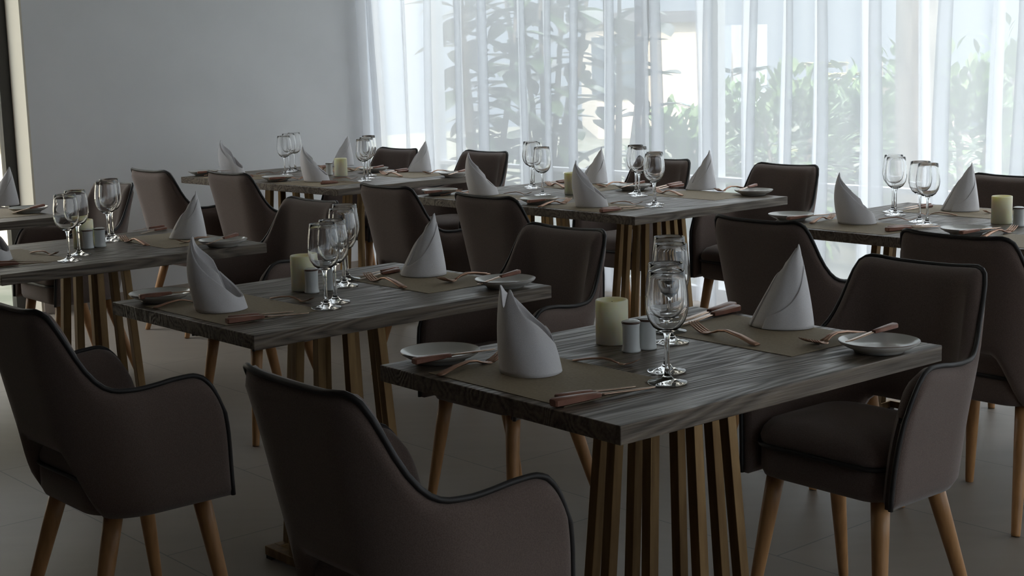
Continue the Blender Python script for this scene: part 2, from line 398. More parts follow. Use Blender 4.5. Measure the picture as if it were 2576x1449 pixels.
def make_chair():
    root = empty('dining_chair')
    ts = [i / 40 for i in range(-40, 41)]; ts = sorted(set(ts + [s * x for s in (-1, 1) for x in (.9875, .9625, .99)])); nz = 14
    rows = []
    for t in ts:
        s = abs(t); z0 = zbot(s); z1 = pchip(*ZT, s); out = []; inn = []
        for j in range(nz + 1):
            q = j / nz; z = z0 + (z1 - z0) * q; m = shell_mid(t, z); n = shell_n(min(.999, max(-.999, t)), z)
            eq = min(q * (z1 - z0), (1 - q) * (z1 - z0), (1 - s) * LT + .0) / .03
            h = .008 + .012 * (1 - (1 - min(1, eq)) ** 2) ** .5
            out.append(m + n * h); inn.append(m - n * (h + .006 * min(1, eq)))
        rows.append(out + inn[::-1])
    b = MB(); b.loft_open = None
    n = len(rows[0]); v = [p for r in rows for p in r]; f = []
    for i in range(len(rows) - 1):
        for k in range(n): f.append((i * n + k, i * n + (k + 1) % n, (i + 1) * n + (k + 1) % n, (i + 1) * n + k))
    for i in (0, len(rows) - 1):
        for j in range(nz): f.append((i * n + j, i * n + j + 1, i * n + n - 2 - j, i * n + n - 1 - j))
    b.add(v, f); sh = b.build('backrest_shell', M['fabric'], root)
    # piping along the top and front edges
    pts = []
    for k in range(0, 9):
        z = zbot(1) + (pchip(*ZT, 1.0) - zbot(1)) * k / 8; pts.append(shell_mid(-1, z) + shell_n(-.998, z) * .010 + Vector((0, .003, 0)))
    for t in ts[1:-1]:
        z = pchip(*ZT, abs(t)); pts.append(shell_mid(t, z) + shell_n(t, z) * .009 + Vector((0, 0, .003)))
    for k in range(8, -1, -1):
        z = zbot(1) + (pchip(*ZT, 1.0) - zbot(1)) * k / 8; pts.append(shell_mid(1, z) + shell_n(.998, z) * .010 + Vector((0, .003, 0)))
    b = MB(); b.tube(pts, .0058, 8); b.build('edge_piping', M['piping'], sh)
    # seat base, cushion, piping
    b = MB(); a = (.188, -.160, .165, .06, .09)
    b.loft([superring(*a, .350, ins=.02), superring(*a, .356, ins=.006), superring(*a, .372), superring(*a, .425), superring(*a, .433, ins=.01)])
    b.build('seat_base', M['fabric'], root)
    b = MB(); c = (.190, -.160, .170, .065, .09)
    b.loft([superring(*c, .430, ins=.012), superring(*c, .438, ins=.002), superring(*c, .452), superring(*c, .470, ins=.006), superring(*c, .487, ins=.020), superring(*c, .500, ins=.05), superring(*c, .509, ins=.09), superring(*c, .513, ins=.14)])
    cu = b.build('seat_cushion', M['fabric'], root)
    b = MB(); p = superring(*c, .433, ins=-.001); b.tube(p + [p[0]], .0055, 8, False); b.build('seat_piping', M['piping'], cu)
    for sx_ in (-1, 1):
        for top, bot in (((.150, .115), (.190, .165)), ((.140, -.100), (.190, -.205))):
            b = MB(); pts = [Vector((sx_ * (top[0] + (bot[0] - top[0]) * q), top[1] + (bot[1] - top[1]) * q, .358 * (1 - q))) for q in (0, .25, .5, .75, .985, 1)]
            b.tube(pts, [.0225, .0205, .018, .0155, .0128, .0118], 16); lg = b.build('leg', M['leg'], root)
    return root
CHAIR = Proto(make_chair)

# ---------------------------------------------------------------- tables
TZ = 0.75
TAB = {'T1': (.3083, 2.9136, -.8761), 'T2': (-.4735, 3.8076, -.8479), 'T3': (.3576, 6.2870, -.8482), 'T4': (-.9802, 7.7685, -.7988), 'T5': (1.6751, 4.8867, -.8696), 'T0': (-1.4176, 4.8833, -.8527), 'T6': (-2.43, 5.95, -.8527)}
TW, TLN, TT = 0.70, 0.930, 0.034
def tw(t, u, v, z=0.0):
    x, y, a = TAB[t]; return Vector((x + u * math.cos(a) - v * math.sin(a), y + u * math.sin(a) + v * math.cos(a), z))
def pedestal(root, ou):
    Au, Av, c, S2 = .123, .084, .047, 1.46
    slots = [(-c, -Av), (c, -Av), (Au, -c), (Au, c), (c, Av), (-c, Av), (-Au, c), (-Au, -c)]
    for (x, y) in slots:
        b = MB(); r = .0125
        hi = [Vector((ou + x + dx * r, y + dy * r, TZ - TT - .008)) for dx, dy in ((-1, -1), (1, -1), (1, 1), (-1, 1))]
        lo = [Vector((ou + x * S2 + dx * r, y * S2 + dy * r, .018)) for dx, dy in ((-1, -1), (1, -1), (1, 1), (-1, 1))]
        b.hexa(lo, hi); b.build('pedestal_bar', M['brass'], root, smooth=False, bevel=.0015)
    b = MB(); fu, fv = Au * S2, Av * S2
    for (cx, cy, dx, dy) in ((0, -fv, 2 * fu + .03, .03), (0, fv, 2 * fu + .03, .03), (-fu, 0, .03, 2 * fv - .03), (fu, 0, .03, 2 * fv - .03)): b.box((ou + cx, cy, .023), (dx, dy, .026))
    fr = b.build('base_frame', M['brass'], root, smooth=False, bevel=.002)
    for sx_ in (-1, 1):
        for sy_ in (-1, 1):
            b = MB(); b.box((ou + sx_ * fu, sy_ * fv, .0052), (.026, .026, .0104)); b.build('foot_pad', M['black'], fr, smooth=False)
    b = MB(); b.box((ou, 0, TZ - TT - .005), (.30, .22, .010)); b.build('mounting_plate', M['black'], root, smooth=False)
def make_table(seats):
    def fn():
        root = empty('dining_table'); wd = TW * (1 if seats == 2 else 2)
        b = MB(); b.box((0, 0, TZ - TT / 2), (wd, TLN, TT)); b.build('tabletop', M['wood'], root, smooth=False, bevel=.0018)
        for ou in ((0,) if seats == 2 else (-.35, .35)): pedestal(root, ou)
        return root
    return fn
P2S, P4S = Proto(make_table(2)), Proto(make_table(4))
TN = {'T1': 'nearest table', 'T2': 'second table', 'T0': 'left-edge table', 'T6': 'doorway table', 'T4': 'farthest table', 'T3': 'centre table', 'T5': 'right-edge table'}
TLAB = {'T1': 'grey-brown oak table nearest the camera, set for two', 'T2': 'grey-brown oak table for two, left of and behind the nearest one', 'T0': 'grey-brown oak table for two cut off by the left edge', 'T6': 'mostly hidden oak table beside the bright doorway at far left', 'T4': 'long oak table set for four in front of the plain white wall', 'T3': 'long oak table set for four in the centre before the sheer curtain', 'T5': 'long oak table set for four cut off by the right edge'}
for k, (x, y, a) in TAB.items():
    (P4S if k in ('T3', 'T4', 'T5') else P2S).get((x, y, 0), a, TLAB[k], 'table', 'oak dining tables')

CH = [  # table, u, v, facing (+1 towards +v), extra turn, label
 ('T1', 0, -.625, 1, 0, 'taupe armchair seen from behind at the bottom centre, nearest the camera'),
 ('T1', -.005, .662, -1, 0, 'taupe armchair facing the camera at the far end of the nearest table'),
 ('T2', 0.02, -.642, 1, 0, 'taupe armchair cut off at the lower left corner, arm towards the right'),
 ('T2', -.01, .615, -1, 0, 'taupe armchair just behind the crown-shaped napkin, far end of the second table'),
 ('T0', .0, .64, -1, 0, 'taupe armchair behind the second table\'s wine glasses, at the left table\'s end'),
 ('T3', -.376, -.59, 1, 0, 'taupe chair back at centre, left of two seen from behind at the centre table'),
 ('T3', .308, -.63, 1, 0, 'taupe chair back right of centre, rightmost of two from behind at the centre table'),
 ('T3', -.359, .605, -1, 0, 'taupe chair before the curtain, half hidden by the centre table\'s right-hand glasses'),
 ('T3', .376, .63, -1, 0, 'taupe chair before the curtain at the right end of the centre table'),
 ('T4', -.206, -.70, 1, 0, 'taupe chair back furthest left of two seen from behind before the white wall'),
 ('T4', .33, -.592, 1, 0, 'taupe chair back by the farthest table, right of two before the white wall'),
 ('T4', -.271, .485, -1, 0, 'small distant taupe chair in the corner where curtain meets white wall'),
 ('T4', .417, .54, -1, 0, 'small distant taupe chair right of the corner chair, beside the curtain'),
 ('T5', -.277, -.703, 1, 0, 'taupe armchair from behind between nearest table\'s far napkin and right table'),
 ('T5', .392, -.655, 1, 0, 'large taupe armchair from behind cut off by the right edge'),
 ('T5', -.45, .555, -1, 0, 'taupe chair top peeking out behind the candle at the right edge'),
 ('T6', 0.0, .62, -1, 0, 'taupe armchair behind the left table\'s wine glasses, turned to the doorway table'),
]
for (t, u, v, fc, ex, lab) in CH:
    CHAIR.get(tw(t, u, v), TAB[t][2] + (0 if fc > 0 else PI) + ex, lab, 'chair', 'taupe armchairs around the tables')

# ---------------------------------------------------------------- tableware
def make_glass():
    root = empty('wine_glass')
    g1 = [(0, 0), (.034, 0), (.0378, .0012), (.038, .0022), (.036, .0032), (.025, .0048), (.012, .0085), (.0065, .016), (.0048, .028)]
    g2 = [(.0048, .028), (.0042, .05), (.0042, .075), (.0050, .088), (.0075, .096)]
    g3 = [(.0075, .096), (.016, .100), (.027, .108), (.0355, .122), (.0400, .140), (.0405, .152), (.0388, .175), (.0352, .199), (.0335, .2125), (.0331, .2132), (.0325, .2126), (.0341, .199), (.0376, .175), (.0392, .152), (.0387, .140), (.0342, .1235), (.0258, .1105), (.015, .1035), (.007, .1015), (0, .101)]
    for nm, g in (('foot', g1), ('stem', g2), ('bowl', g3)):
        b = MB(); b.lathe(g, 48); b.build(nm, M['glass'], root)
    return root
GLASS = Proto(make_glass)
def make_plate():
    root = empty('side_plate')
    b = MB(); b.lathe([(0, .004), (.045, .004), (.046, .0), (.050, .0), (.053, .005), (.066, .010), (.079, .0175), (.0815, .0205), (.0822, .0222)], 56)
    b.lathe([(.0806, .0230), (.078, .0212), (.066, .0138), (.054, .0092), (.030, .0078), (0, .0076)], 56); b.build('dish', M['china'], root)
    b = MB(); b.lathe([(.0822, .0222), (.0819, .0232), (.0812, .0235), (.0806, .0230)], 56); b.build('rim_band', M['rimband'], root)
    return root
PLATE = Proto(make_plate)
def make_candle():
    root = empty('pillar_candle')
    b = MB(); b.lathe([(0, 0), (.0335, 0), (.035, .002), (.035, .092), (.0345, .0945), (.033, .0955), (.0305, .095), (.0285, .0925), (.026, .087), (.018, .0835), (0, .083)], 48); b.build('wax_body', M['candle'], root)
    b = MB(); b.tube([(0, 0, .082), (.0006, 0, .087), (.001, .0004, .091)], .0011, 6); b.build('wick', M['black'], root)
    return root
CANDLE = Proto(make_candle)
def make_shaker():
    root = empty('salt_shaker')
    b = MB(); b.lathe([(0, 0), (.0185, 0), (.0200, .0015), (.0198, .004), (.0182, .010), (.0178, .02), (.0178, .052), (.0186, .0575), (.0192, .060)], 36); b.build('body', M['shaker'], root)
    b = MB(); b.lathe([(.0192, .060), (.0202, .0615), (.0200, .0635), (.0185, .0645)], 36); b.build('collar', M['cap'], root)
    b = MB(); b.lathe([(.0185, .0645), (.0120, .0668), (0, .0675)], 36); b.build('dome', M['shaker'], root)
    return root
SHAKER = Proto(make_shaker)

def strip(b, sta, cen, half, thick):
    """flat bar along x: stations x, centre height, half width, thickness"""
    rings = []
    for x, z, hw, th in zip(sta, cen, half, thick):
        rings.append([Vector((x, -hw, z)), Vector((x, -hw * .55, z - th * .5)), Vector((x, hw * .55, z - th * .5)), Vector((x, hw, z)), Vector((x, hw * .55, z + th * .5)), Vector((x, -hw * .55, z + th * .5))])
    b.loft(rings)
def make_fork():
    root = empty('fork')
    b = MB()
    strip(b, [0, .01, .05, .09, .115, .13, .138], [.0035, .0045, .012, .0155, .012, .0065, .0042], [.008, .0105, .0088, .0055, .0042, .0042, .0058], [.004, .005, .005, .005, .005, .0042, .0032])
    hd = b.build('handle', M['copper'], root)
    b = MB(); strip(b, [.136, .142, .150, .158], [.0045, .0028, .0022, .0030], [.0045, .0098, .0118, .0118], [.0028, .0022, .002, .002])
    for k in range(4):
        y = -.0096 + k * .0064
        rings = []
        for x, z, hw in ((.157, .003, .0023), (.170, .0062, .0020), (.184, .0115, .0016), (.196, .0175, .0008)):
            rings.append([Vector((x, y - hw, z - .0009)), Vector((x, y + hw, z - .0009)), Vector((x, y + hw, z + .0009)), Vector((x, y - hw, z + .0009))])
        b.loft(rings)
    b.build('fork_head', M['copper'], root)
    return root
FORK = Proto(make_fork)
def make_knife():
    root = empty('table_knife')
    b = MB(); rings = []
    for x, hw, hh in ((0, .0085, .0055), (.003, .0105, .0070), (.03, .0098, .0066), (.07, .0082, .0055), (.092, .0070, .0045), (.094, .0060, .0035)):
        z = .0072; c = .35
        rings.append([Vector((x, -hw, z - hh * (1 - c))), Vector((x, -hw * (1 - c), z - hh)), Vector((x, hw * (1 - c), z - hh)), Vector((x, hw, z - hh * (1 - c))), Vector((x, hw, z + hh * (1 - c))), Vector((x, hw * (1 - c), z + hh)), Vector((x, -hw * (1 - c), z + hh)), Vector((x, -hw, z + hh * (1 - c)))])
    b.loft(rings); b.build('handle', M['handle'], root, angle=.6)
    b = MB(); rings = []
    for x, y0, y1, t in ((.093, -.0045, .0045, .0022), (.105, -.0055, .0065, .0016), (.16, -.0055, .0085, .0012), (.195, -.0050, .0075, .0010), (.208, -.0030, .0035, .0008), (.212, -.0005, .001, .0006)):
        z = .0072 - .0040 * sstep(.1, .2, x); rings.append([Vector((x, y0, z - t)), Vector((x, y1, z - t * .3)), Vector((x, y1, z + t * .3)), Vector((x, y0, z + t))])
    b.loft(rings); b.build('blade', M['blade'], root)
    return root
KNIFE = Proto(make_knife)
def lay(proto, A, B, L0, label, cat, group, scale=None):
    """lay a piece of cutlery with its handle end at A and its tip towards B"""
    d = B - A; k = (d.length / L0) if scale is None else scale; k = min(1.15, max(.7, k))
    o = proto.get(A, 0, label, cat, group)
    x = d.normalized(); y = Vector((0, 0, 1)).cross(x).normalized(); z = x.cross(y)
    o.rotation_mode = 'QUATERNION'; o.rotation_quaternion = Matrix((x, y, z)).transposed().to_quaternion(); o.scale = (k, k, k)
    return o
def make_napkin(H, rx, ry, peak, leanx, leany, lo=.035, k=1.5, wrap=1.25, rot=0.0, notch=None, seed=0, tp=.82, gam=2.4, inner=True, outer=None):
    """stiff linen wrapped into a standing cone: a sheet wound around an upright axis, its top edge
    climbing to a point at angle `peak` and cut away obliquely on the other side"""
    rg = random.Random(seed); n = 72; nz = 16; v = []; f = []
    ph = [rg.uniform(0, 6.28) for _ in range(4)]
    def sheet(p0, p1, rs, Hs, ks, los):
        base = len(v); pk = peak
        for i in range(n + 1):
            a = p0 + (p1 - p0) * i / n
            c = (1 + math.cos(a - pk)) / 2
            zt = los + (Hs - los) * c ** ks
            for nh, na, nw_ in (notch or ()): zt += nh * math.exp(-((math.remainder(a - na, 2 * PI)) / nw_) ** 2)
            zt += .0025 * math.sin(5 * a + ph[0])
            spi = rs * (1 + .05 * (a - p0) / (2 * PI))
            for j in range(nz + 1):
                q = j / nz; z = zt * q; h = z / H
                w_ = (1 - tp * h ** gam) * spi
                fold = 1 + .03 * math.sin(3 * a + ph[1]) * (1 - h) + .02 * math.sin(7 * a + ph[2] + 4 * h) * q
                x = rx * math.cos(a) * w_ * fold + leanx * h ** 1.0; y = ry * math.sin(a) * w_ * fold + leany * h
                v.append((x, y, z))
        for i in range(n):
            for j in range(nz):
                q = base + i * (nz + 1) + j; f.append((q, q + nz + 1, q + nz + 2, q + 1))
    if outer:
        po, ko, ro, s0, s1, Ho = outer
        n0 = peak; peak = po
        sheet(po - s0, po + s1, ro, H * Ho, ko, .02)
        peak = n0
    p0 = peak - PI * wrap + .5
    sheet(p0, p0 + 2 * PI * wrap, 1.0, H, k, lo)
    if inner: sheet(peak - 1.9, peak + 2.3, .86, H * .985, k * .62, lo * 1.6)
    b = MB(); b.add(v, f); return b
def napkin(P, rz, label, **kw):
    o = make_napkin(**kw).build('folded_napkin', M['napkin'])
    s = o.modifiers.new('cloth', 'SOLIDIFY'); s.thickness = .0022; s.offset = 0
    o.location = P; o.rotation_euler = (0, 0, rz); return tag(o, label, 'napkin', 'white linen napkins folded into standing cones')
def placemat(t, cu, cv, label, du=.40, dv=.275, rot=0.0):
    b = MB(); b.box((0, 0, .0005), (du, dv, .001)); o = b.build('placemat', M['mat'], smooth=False)
    o.location = tw(t, cu, cv, TZ + .0002); o.rotation_euler = (0, 0, TAB[t][2] + rot); return tag(o, label, 'placemat', 'brown paper placemats on the tables')

# per place setting, points picked on the table tops: handle end and tip of cutlery, middle of plate and napkin foot
SET = {
 ('T1', 'near seat', 1): dict(mat=(-.015, -.305), plate=(1108, 897), bread=((1040, 903), (1226, 880)), forks=[((1103, 948), (1262, 905))], dfork=((1442, 909), (1606, 921)), knives=[((1390, 1025), (1650, 977)), ((1400, 1008), (1600, 975))], nap=(1336, 935)),
 ('T1', 'far seat', -1): dict(mat=(.0, .30), plate=(2211, 872), bread=((2253, 822), (2085, 865)), forks=[((2175, 840), (2018, 872)), ((2150, 838), (2045, 875))], dfork=((1905, 872), (1740, 830)), knives=[((1855, 782), (1710, 822)), ((1845, 775), (1690, 818))], nap=(1963, 818)),
 ('T2', 'near seat', 1): dict(mat=(-.01, -.305), plate=(405, 748), bread=((350, 742), (520, 728)), forks=[((387, 777), (520, 755))], dfork=((682, 752), (787, 762)), knives=[((570, 815), (778, 790)), ((577, 806), (740, 785))], nap=(556, 778)),
 ('T2', 'far seat', -1): dict(mat=(0, .30), plate=(1271, 713), bread=((1306, 686), (1190, 712)), forks=[((1230, 692), (1105, 715)), ((1222, 690), (1112, 713))], dfork=((1018, 727), (912, 700)), knives=[((1002, 684), (905, 705)), ((1000, 679), (905, 697))], nap=(1062, 690)),
 ('T0', 'near seat', 1): dict(mat=(-.01, -.305), dfork=((78, 637), (145, 643)), knives=[((-20, 672), (130, 662)), ((-15, 665), (110, 658))], nap=(-20, 655)),
 ('T0', 'far seat', -1): dict(mat=(0, .30), plate=(561, 612), bread=((597, 592), (500, 614)), forks=[((540, 600), (447, 613))], dfork=((372, 620), (300, 604)), knives=[((417, 577), (365, 587)), ((412, 572), (330, 583))], nap=(472, 597)),
 ('T3', 'near left seat', 1): dict(mat=(-.36, -.305), plate=(1106, 484), bread=((1069, 481), (1150, 477)), forks=[((1110, 493), (1190, 484))], dfork=((1268, 488), (1337, 490)), knives=[((1215, 512), (1310, 505)), ((1225, 507), (1300, 501))], nap=(1217, 490)),
 ('T3', 'near right seat', 1): dict(mat=(.33, -.305), plate=(1356, 506), bread=((1328, 504), (1403, 500)), forks=[((1356, 523), (1448, 507))], dfork=((1537, 512), (1616, 515)), knives=[((1511, 535), (1622, 524)), ((1514, 530), (1600, 520))], nap=(1490, 519)),
 ('T3', 'far left seat', -1): dict(mat=(-.33, .30), plate=(1593, 472), bread=((1620, 459), (1545, 471)), forks=[((1575, 463), (1503, 473))], dfork=((1422, 475), (1371, 465)), knives=[((1425, 459), (1385, 464)), ((1422, 456), (1380, 461))], nap=(1493, 460)),
 ('T3', 'far right seat', -1): dict(mat=(.36, .30), plate=(1896, 485), bread=((1902, 467), (1815, 486)), forks=[((1868, 474), (1791, 487))], dfork=((1716, 494), (1641, 483)), knives=[((1717, 469), (1640, 480)), ((1712, 465), (1625, 478))], nap=(1762, 476)),
 ('T4', 'near left seat', 1): dict(mat=(-.36, -.305), plate=(512, 436), bread=((497, 432), (556, 430)), forks=[((515, 443), (570, 436))], dfork=((644, 438), (696, 436)), knives=[((600, 449), (680, 443)), ((604, 446), (670, 440))], nap=(588, 437)),
 ('T4', 'near right seat', 1): dict(mat=(.33, -.305), plate=(698, 450), bread=((677, 447), (748, 445)), forks=[((700, 457), (766, 450))], dfork=((838, 451), (888, 451)), knives=[((807, 464), (905, 459)), ((810, 460), (890, 456))], nap=(797, 456)),
 ('T4', 'far left seat', -1): dict(mat=(-.33, .26), plate=(940, 428), bread=((964, 419), (905, 427)), forks=[((930, 424), (876, 431))], dfork=((838, 432), (800, 426)), knives=[((820, 421), (790, 425)), ((818, 419), (785, 423))], nap=(862, 417)),
 ('T4', 'far right seat', -1): dict(mat=(.36, .27), plate=(1143, 440), bread=((1174, 429), (1110, 440)), forks=[((1130, 432), (1066, 439))], dfork=((1010, 445), (958, 439)), knives=[((1027, 432), (965, 438)), ((1024, 429), (955, 436))], nap=(1055, 431)),
 ('T5', 'near left seat', 1): dict(mat=(-.37, -.305), plate=(1990, 547), bread=((1982, 546), (2060, 541)), forks=[((2040, 564), (2097, 549))], dfork=((2210, 553), (2298, 555)), knives=[((2230, 583), (2366, 571)), ((2236, 578), (2350, 567))], nap=(2157, 561)),
 ('T5', 'near right seat', 1): dict(mat=(.33, -.305), plate=(2430, 583), bread=((2417, 581), (2500, 574)), forks=[((2470, 600), (2556, 581))]),
 ('T5', 'far left seat', -1): dict(mat=(-.35, .30), forks=[((2540, 530), (2476, 538))], dfork=((2408, 543), (2322, 541)), knives=[((2344, 521), (2285, 528)), ((2340, 517), (2275, 524))], nap=(2414, 529)),
 ('T6', 'far seat', -1): dict(mat=(0, .30), plate=(72, 529), bread=((111, 518), (30, 531)), nap=(10, 516)),
}
NP = {  # standing height, foot radii, peak and slant of each napkin, in the frame of the table
 ('T1', 'near seat'): dict(H=.168, rx=.061, ry=.056, peak=3.95, leanx=-.024, leany=-.014, lo=.055, k=.62, notch=((-.030, 4.72, .22), (.022, 5.2, .30)), tp=.50, gam=1.7, seed=3, inner=False, wrap=1.05),
 ('T1', 'far seat'): dict(H=.182, rx=.070, ry=.060, peak=6.0, leanx=.028, leany=.022, lo=.03, k=.5, tp=.93, gam=1.12, seed=4, outer=(.95, 1.5, 1.07, 2.5, 1.4, .86)),
}
for (t, seat, fc), s in SET.items():
    where = 'at the %s of the %s' % (seat, TN[t])
    a = TAB[t][2]; g = ' of the ' + TN[t]
    z0 = TZ + .0014
    placemat(t, *s['mat'], 'brown paper placemat ' + where)
    if 'plate' in s:
        p = at(*s['plate'], TZ + .010); p.z = TZ + (.0014)
        PLATE.get(p, 0, 'white brown-rimmed side plate ' + where, 'plate', 'side plates with brown rims')
    if 'bread' in s:
        A, B = at(*s['bread'][0], TZ + .030), at(*s['bread'][1], TZ + .026); A.z = TZ + .0185; B.z = TZ + .0225
        if fc < 0: A.z, B.z = TZ + .028, TZ + .0165
        lay(KNIFE, A, B, .212, 'knife lying across the plate ' + where, 'knife', 'knives lying on the side plates', scale=.80 if fc < 0 else .9)
    for i, (A, B) in enumerate(s.get('forks', [])):
        lay(FORK, at(*A, z0 + .0045 * i), at(*B, z0 + .0045 * i), .196, ('copper fork beside the plate ', 'second, hindmost fork beside the plate ')[i] + where, 'fork', 'copper forks beside the plates')
    if 'dfork' in s:
        A, B = s['dfork']; lay(FORK, at(*A, z0), at(*B, z0), .196, 'single fork between napkin and glasses ' + where, 'fork', 'dessert forks above the placemats')
    for i, (A, B) in enumerate(s.get('knives', [])):
        lay(KNIFE, at(*A, z0), at(*B, z0), .212, ('front knife of the pair ', 'hind knife of the pair ')[i] + where, 'knife', 'paired knives beside the napkins')
    if 'nap' in s:
        kw = NP.get((t, seat))
        if kw is None:
            rg = random.Random(hash_ := sum(map(ord, t + seat)))
            if fc > 0: kw = dict(H=.185 + rg.uniform(-.01, .012), rx=.064, ry=.060, peak=3.9 + rg.uniform(-.2, .2), leanx=-.040, leany=-.034, lo=.03, k=1.0, seed=hash_)
            else: kw = dict(H=.172 + rg.uniform(-.01, .012), rx=.066, ry=.058, peak=6.0 + rg.uniform(-.25, .6), leanx=.028, leany=.024, lo=.03, k=.5 + rg.uniform(0, .3), tp=.93, gam=1.12, seed=hash_, outer=(.85 + rg.uniform(-.3, .3), 1.3 + rg.uniform(0, .5), 1.07, 2.5, 1.4, .84))
        p = at(*s['nap'], z0); p.z = TZ + .0024
        napkin(p, a, 'white standing napkin ' + where, **kw)

GL = {'T1': [(1679, 963), (1677, 934), (1689, 861), (1685, 834)], 'T2': [(822, 774), (843, 761), (867, 719), (874, 703)],
      'T0': [(175, 656), (200, 641), (275, 606), (284, 599)],
      'T3': [(1365, 491), (1343, 474), (1337, 470), (1645, 520), (1648, 514), (1608, 493), (1600, 487)],
      'T4': [(718, 441), (732, 432), (741, 430), (917, 455), (925, 449), (931, 442)],
      'T5': [(2332, 566), (2313, 558), (2252, 541), (2246, 533)]}
ORD = ['foremost', 'second', 'third', 'rearmost']
for t, L_ in GL.items():
    Q = [at(x, y, TZ + .0008) for x, y in L_]
    for _ in range(30):
        for i in range(len(Q)):
            for j in range(i):
                d = Q[i] - Q[j]; e = .083 - d.length
                if e > 0: d = (d if d.length > .004 else VX.copy()).normalized(); Q[i] += d * e * .5; Q[j] -= d * e * .5
    for i, (x, y) in enumerate(L_):
        if len(L_) == 4: lab = ('empty wine glass on the %s, ' % TN[t]) + ['foremost of four in a row', 'second of four from the front', 'third of four from the front', 'rearmost of four in a row'][i]
        elif t == 'T3': lab = 'empty wine glass on the centre table, ' + ['front one of the left trio', 'middle one of the left trio', 'back one of the left trio', 'foremost of the right four', 'second of the right four', 'third of the right four', 'rearmost of the right four'][i]
        else: lab = 'empty wine glass on the farthest table, ' + ['front one of the left trio', 'middle one of the left trio', 'back one of the left trio', 'front one of the right trio', 'middle one of the right trio', 'back one of the right trio'][i]
        GLASS.get(Q[i], i * .4, lab, 'glass', 'stemmed wine glasses')
for t, (x, y) in {'T1': (1540, 863), 'T2': (766, 729), 'T0': (212, 622), 'T3': (1440, 488), 'T4': (858, 443), 'T5': (2519, 562)}.items():
    CANDLE.get(at(x, y, TZ + .0004), 0, 'cream pillar candle on the ' + TN[t], 'candle', 'cream pillar candles')
for t, L_ in {'T1': [(1588, 884), (1629, 877)], 'T2': [(785, 736), (830, 729)], 'T0': [(222, 625), (253, 621)], 'T4': [(829, 440)], 'T5': [(2562, 569)]}.items():
    for i, (x, y) in enumerate(L_):
        lab = 'white brown-capped shaker, ' + ('on the ' + TN[t] if len(L_) == 1 else ('left' if i == 0 else 'right') + ' of two on the ' + TN[t])
        SHAKER.get(at(x, y, TZ + .0004), 0, lab, 'shaker', 'white salt and pepper shakers')

# ---------------------------------------------------------------- outdoors, seen through the curtain
M['pave'] = noise_col(mat('dry_lawn', (.6, .59, .56), 0.8), (.10, .11, .075), (.17, .165, .13), 4, 4)
M['leafdark'] = noise_col(mat('rubber_leaf', (.05, .09, .05), 0.35), (.030, .055, .030), (.075, .12, .06), 5, 2)
M['leaf'] = noise_col(mat('shrub_leaf', (.12, .22, .08), 0.5), (.08, .16, .055), (.20, .32, .12), 3, 2)
M['leafyel'] = noise_col(mat('golden_conifer', (.35, .36, .12), 0.6), (.20, .24, .07), (.46, .44, .15), 3, 2)
M['leafblue'] = noise_col(mat('blue_conifer', (.08, .14, .13), 0.6), (.05, .10, .10), (.10, .17, .15), 3, 2)
M['bark'] = noise_col(mat('grey_bark', (.22, .19, .16), 0.9), (.14, .12, .10), (.28, .245, .21), 12, 5, (1, 1, .3), bump=.6)
M['bldcream'] = mat('cream_render', (.72, .62, .50), 0.9)
M['bldblue'] = mat('blue_grey_render', (.42, .47, .54), 0.9)
M['bldpink'] = mat('rose_render', (.60, .48, .45), 0.9)
M['roof'] = mat('dark_eave', (.09, .09, .10), 0.7)
M['winglass'] = mat('dark_window', (.05, .07, .09), 0.15)
rbox('ground', -14, 26, GV + 0.11, 42, -0.16, -0.04, M['pave'], kind='structure')
rbox('ground', -14, -0.26, -14, GV + 0.1, -0.16, -0.04, M['pave'], kind='structure')
def leafmesh(b, P, d, up, L_, W_):
    d = d.normalized(); s = d.cross(up)
    if s.length < 1e-3: s = d.orthogonal()
    s.normalize(); n = s.cross(d); q = []
    prof = ((0, .04), (.2, .6), (.45, 1), (.7, .85), (.9, .4), (1, .02))
    for t, wd in prof: 
        c = P + d * (L_ * t) - n * (L_ * .18 * t * t); q += [c - s * W_ * wd * .5 + n * W_ * .12 * wd, c, c + s * W_ * wd * .5 + n * W_ * .12 * wd]
    f = []
    for i in range(len(prof) - 1): f += [(3 * i, 3 * i + 1, 3 * i + 4, 3 * i + 3), (3 * i + 1, 3 * i + 2, 3 * i + 5, 3 * i + 4)]
    b.add(q, f)
def rubber_plant(base, H, nst, nlf, label, sp, seed, z0=0.1):
    rg = random.Random(seed); root = empty('broad_leaved_shrub', base); bs = MB(); bl = MB()
    for k in range(nst):
        a = rg.uniform(0, 2 * PI); tip = Vector((math.cos(a) * sp * rg.uniform(.2, 1), math.sin(a) * sp * .45, H * rg.uniform(.65, 1)))
        pts = [Vector((0, 0, 0)).lerp(tip, q) + Vector((0, 0, .2 * math.sin(PI * q))) + Vector((tip.x * .3 * math.sin(PI * q), 0, 0)) for q in (0, .25, .5, .75, 1)]
        bs.tube(pts, [.03, .026, .02, .014, .008], 6)
        for j in range(nlf):
            q = z0 + (1 - z0) * (j + rg.random()) / nlf; i = min(3, int(q * 4)); p = pts[i].lerp(pts[i + 1], q * 4 - i)
            th = rg.uniform(0, 2 * PI); d = Vector((math.cos(th), math.sin(th), rg.uniform(-.5, .6)))
            leafmesh(bl, p, d, Vector((0, 0, 1)), rg.uniform(.24, .40), rg.uniform(.14, .22))
    bs.build('stem', M['bark'], root); bl.build('foliage', M['leafdark'], root)
    return tag(root, label, 'plant')
def gp(px, V): 
    p = onV(px, 400, V); return Vector((p.x, p.y, -.04))
rubber_plant(gp(1215, .95), 3.0, 7, 24, 'large-leaved dark shrub outside, left part near the corner', .50, 4)
rubber_plant(gp(1375, 2.1), 3.0, 8, 26, 'large-leaved dense shrub outside behind the curtain, left of the seam', .60, 5)
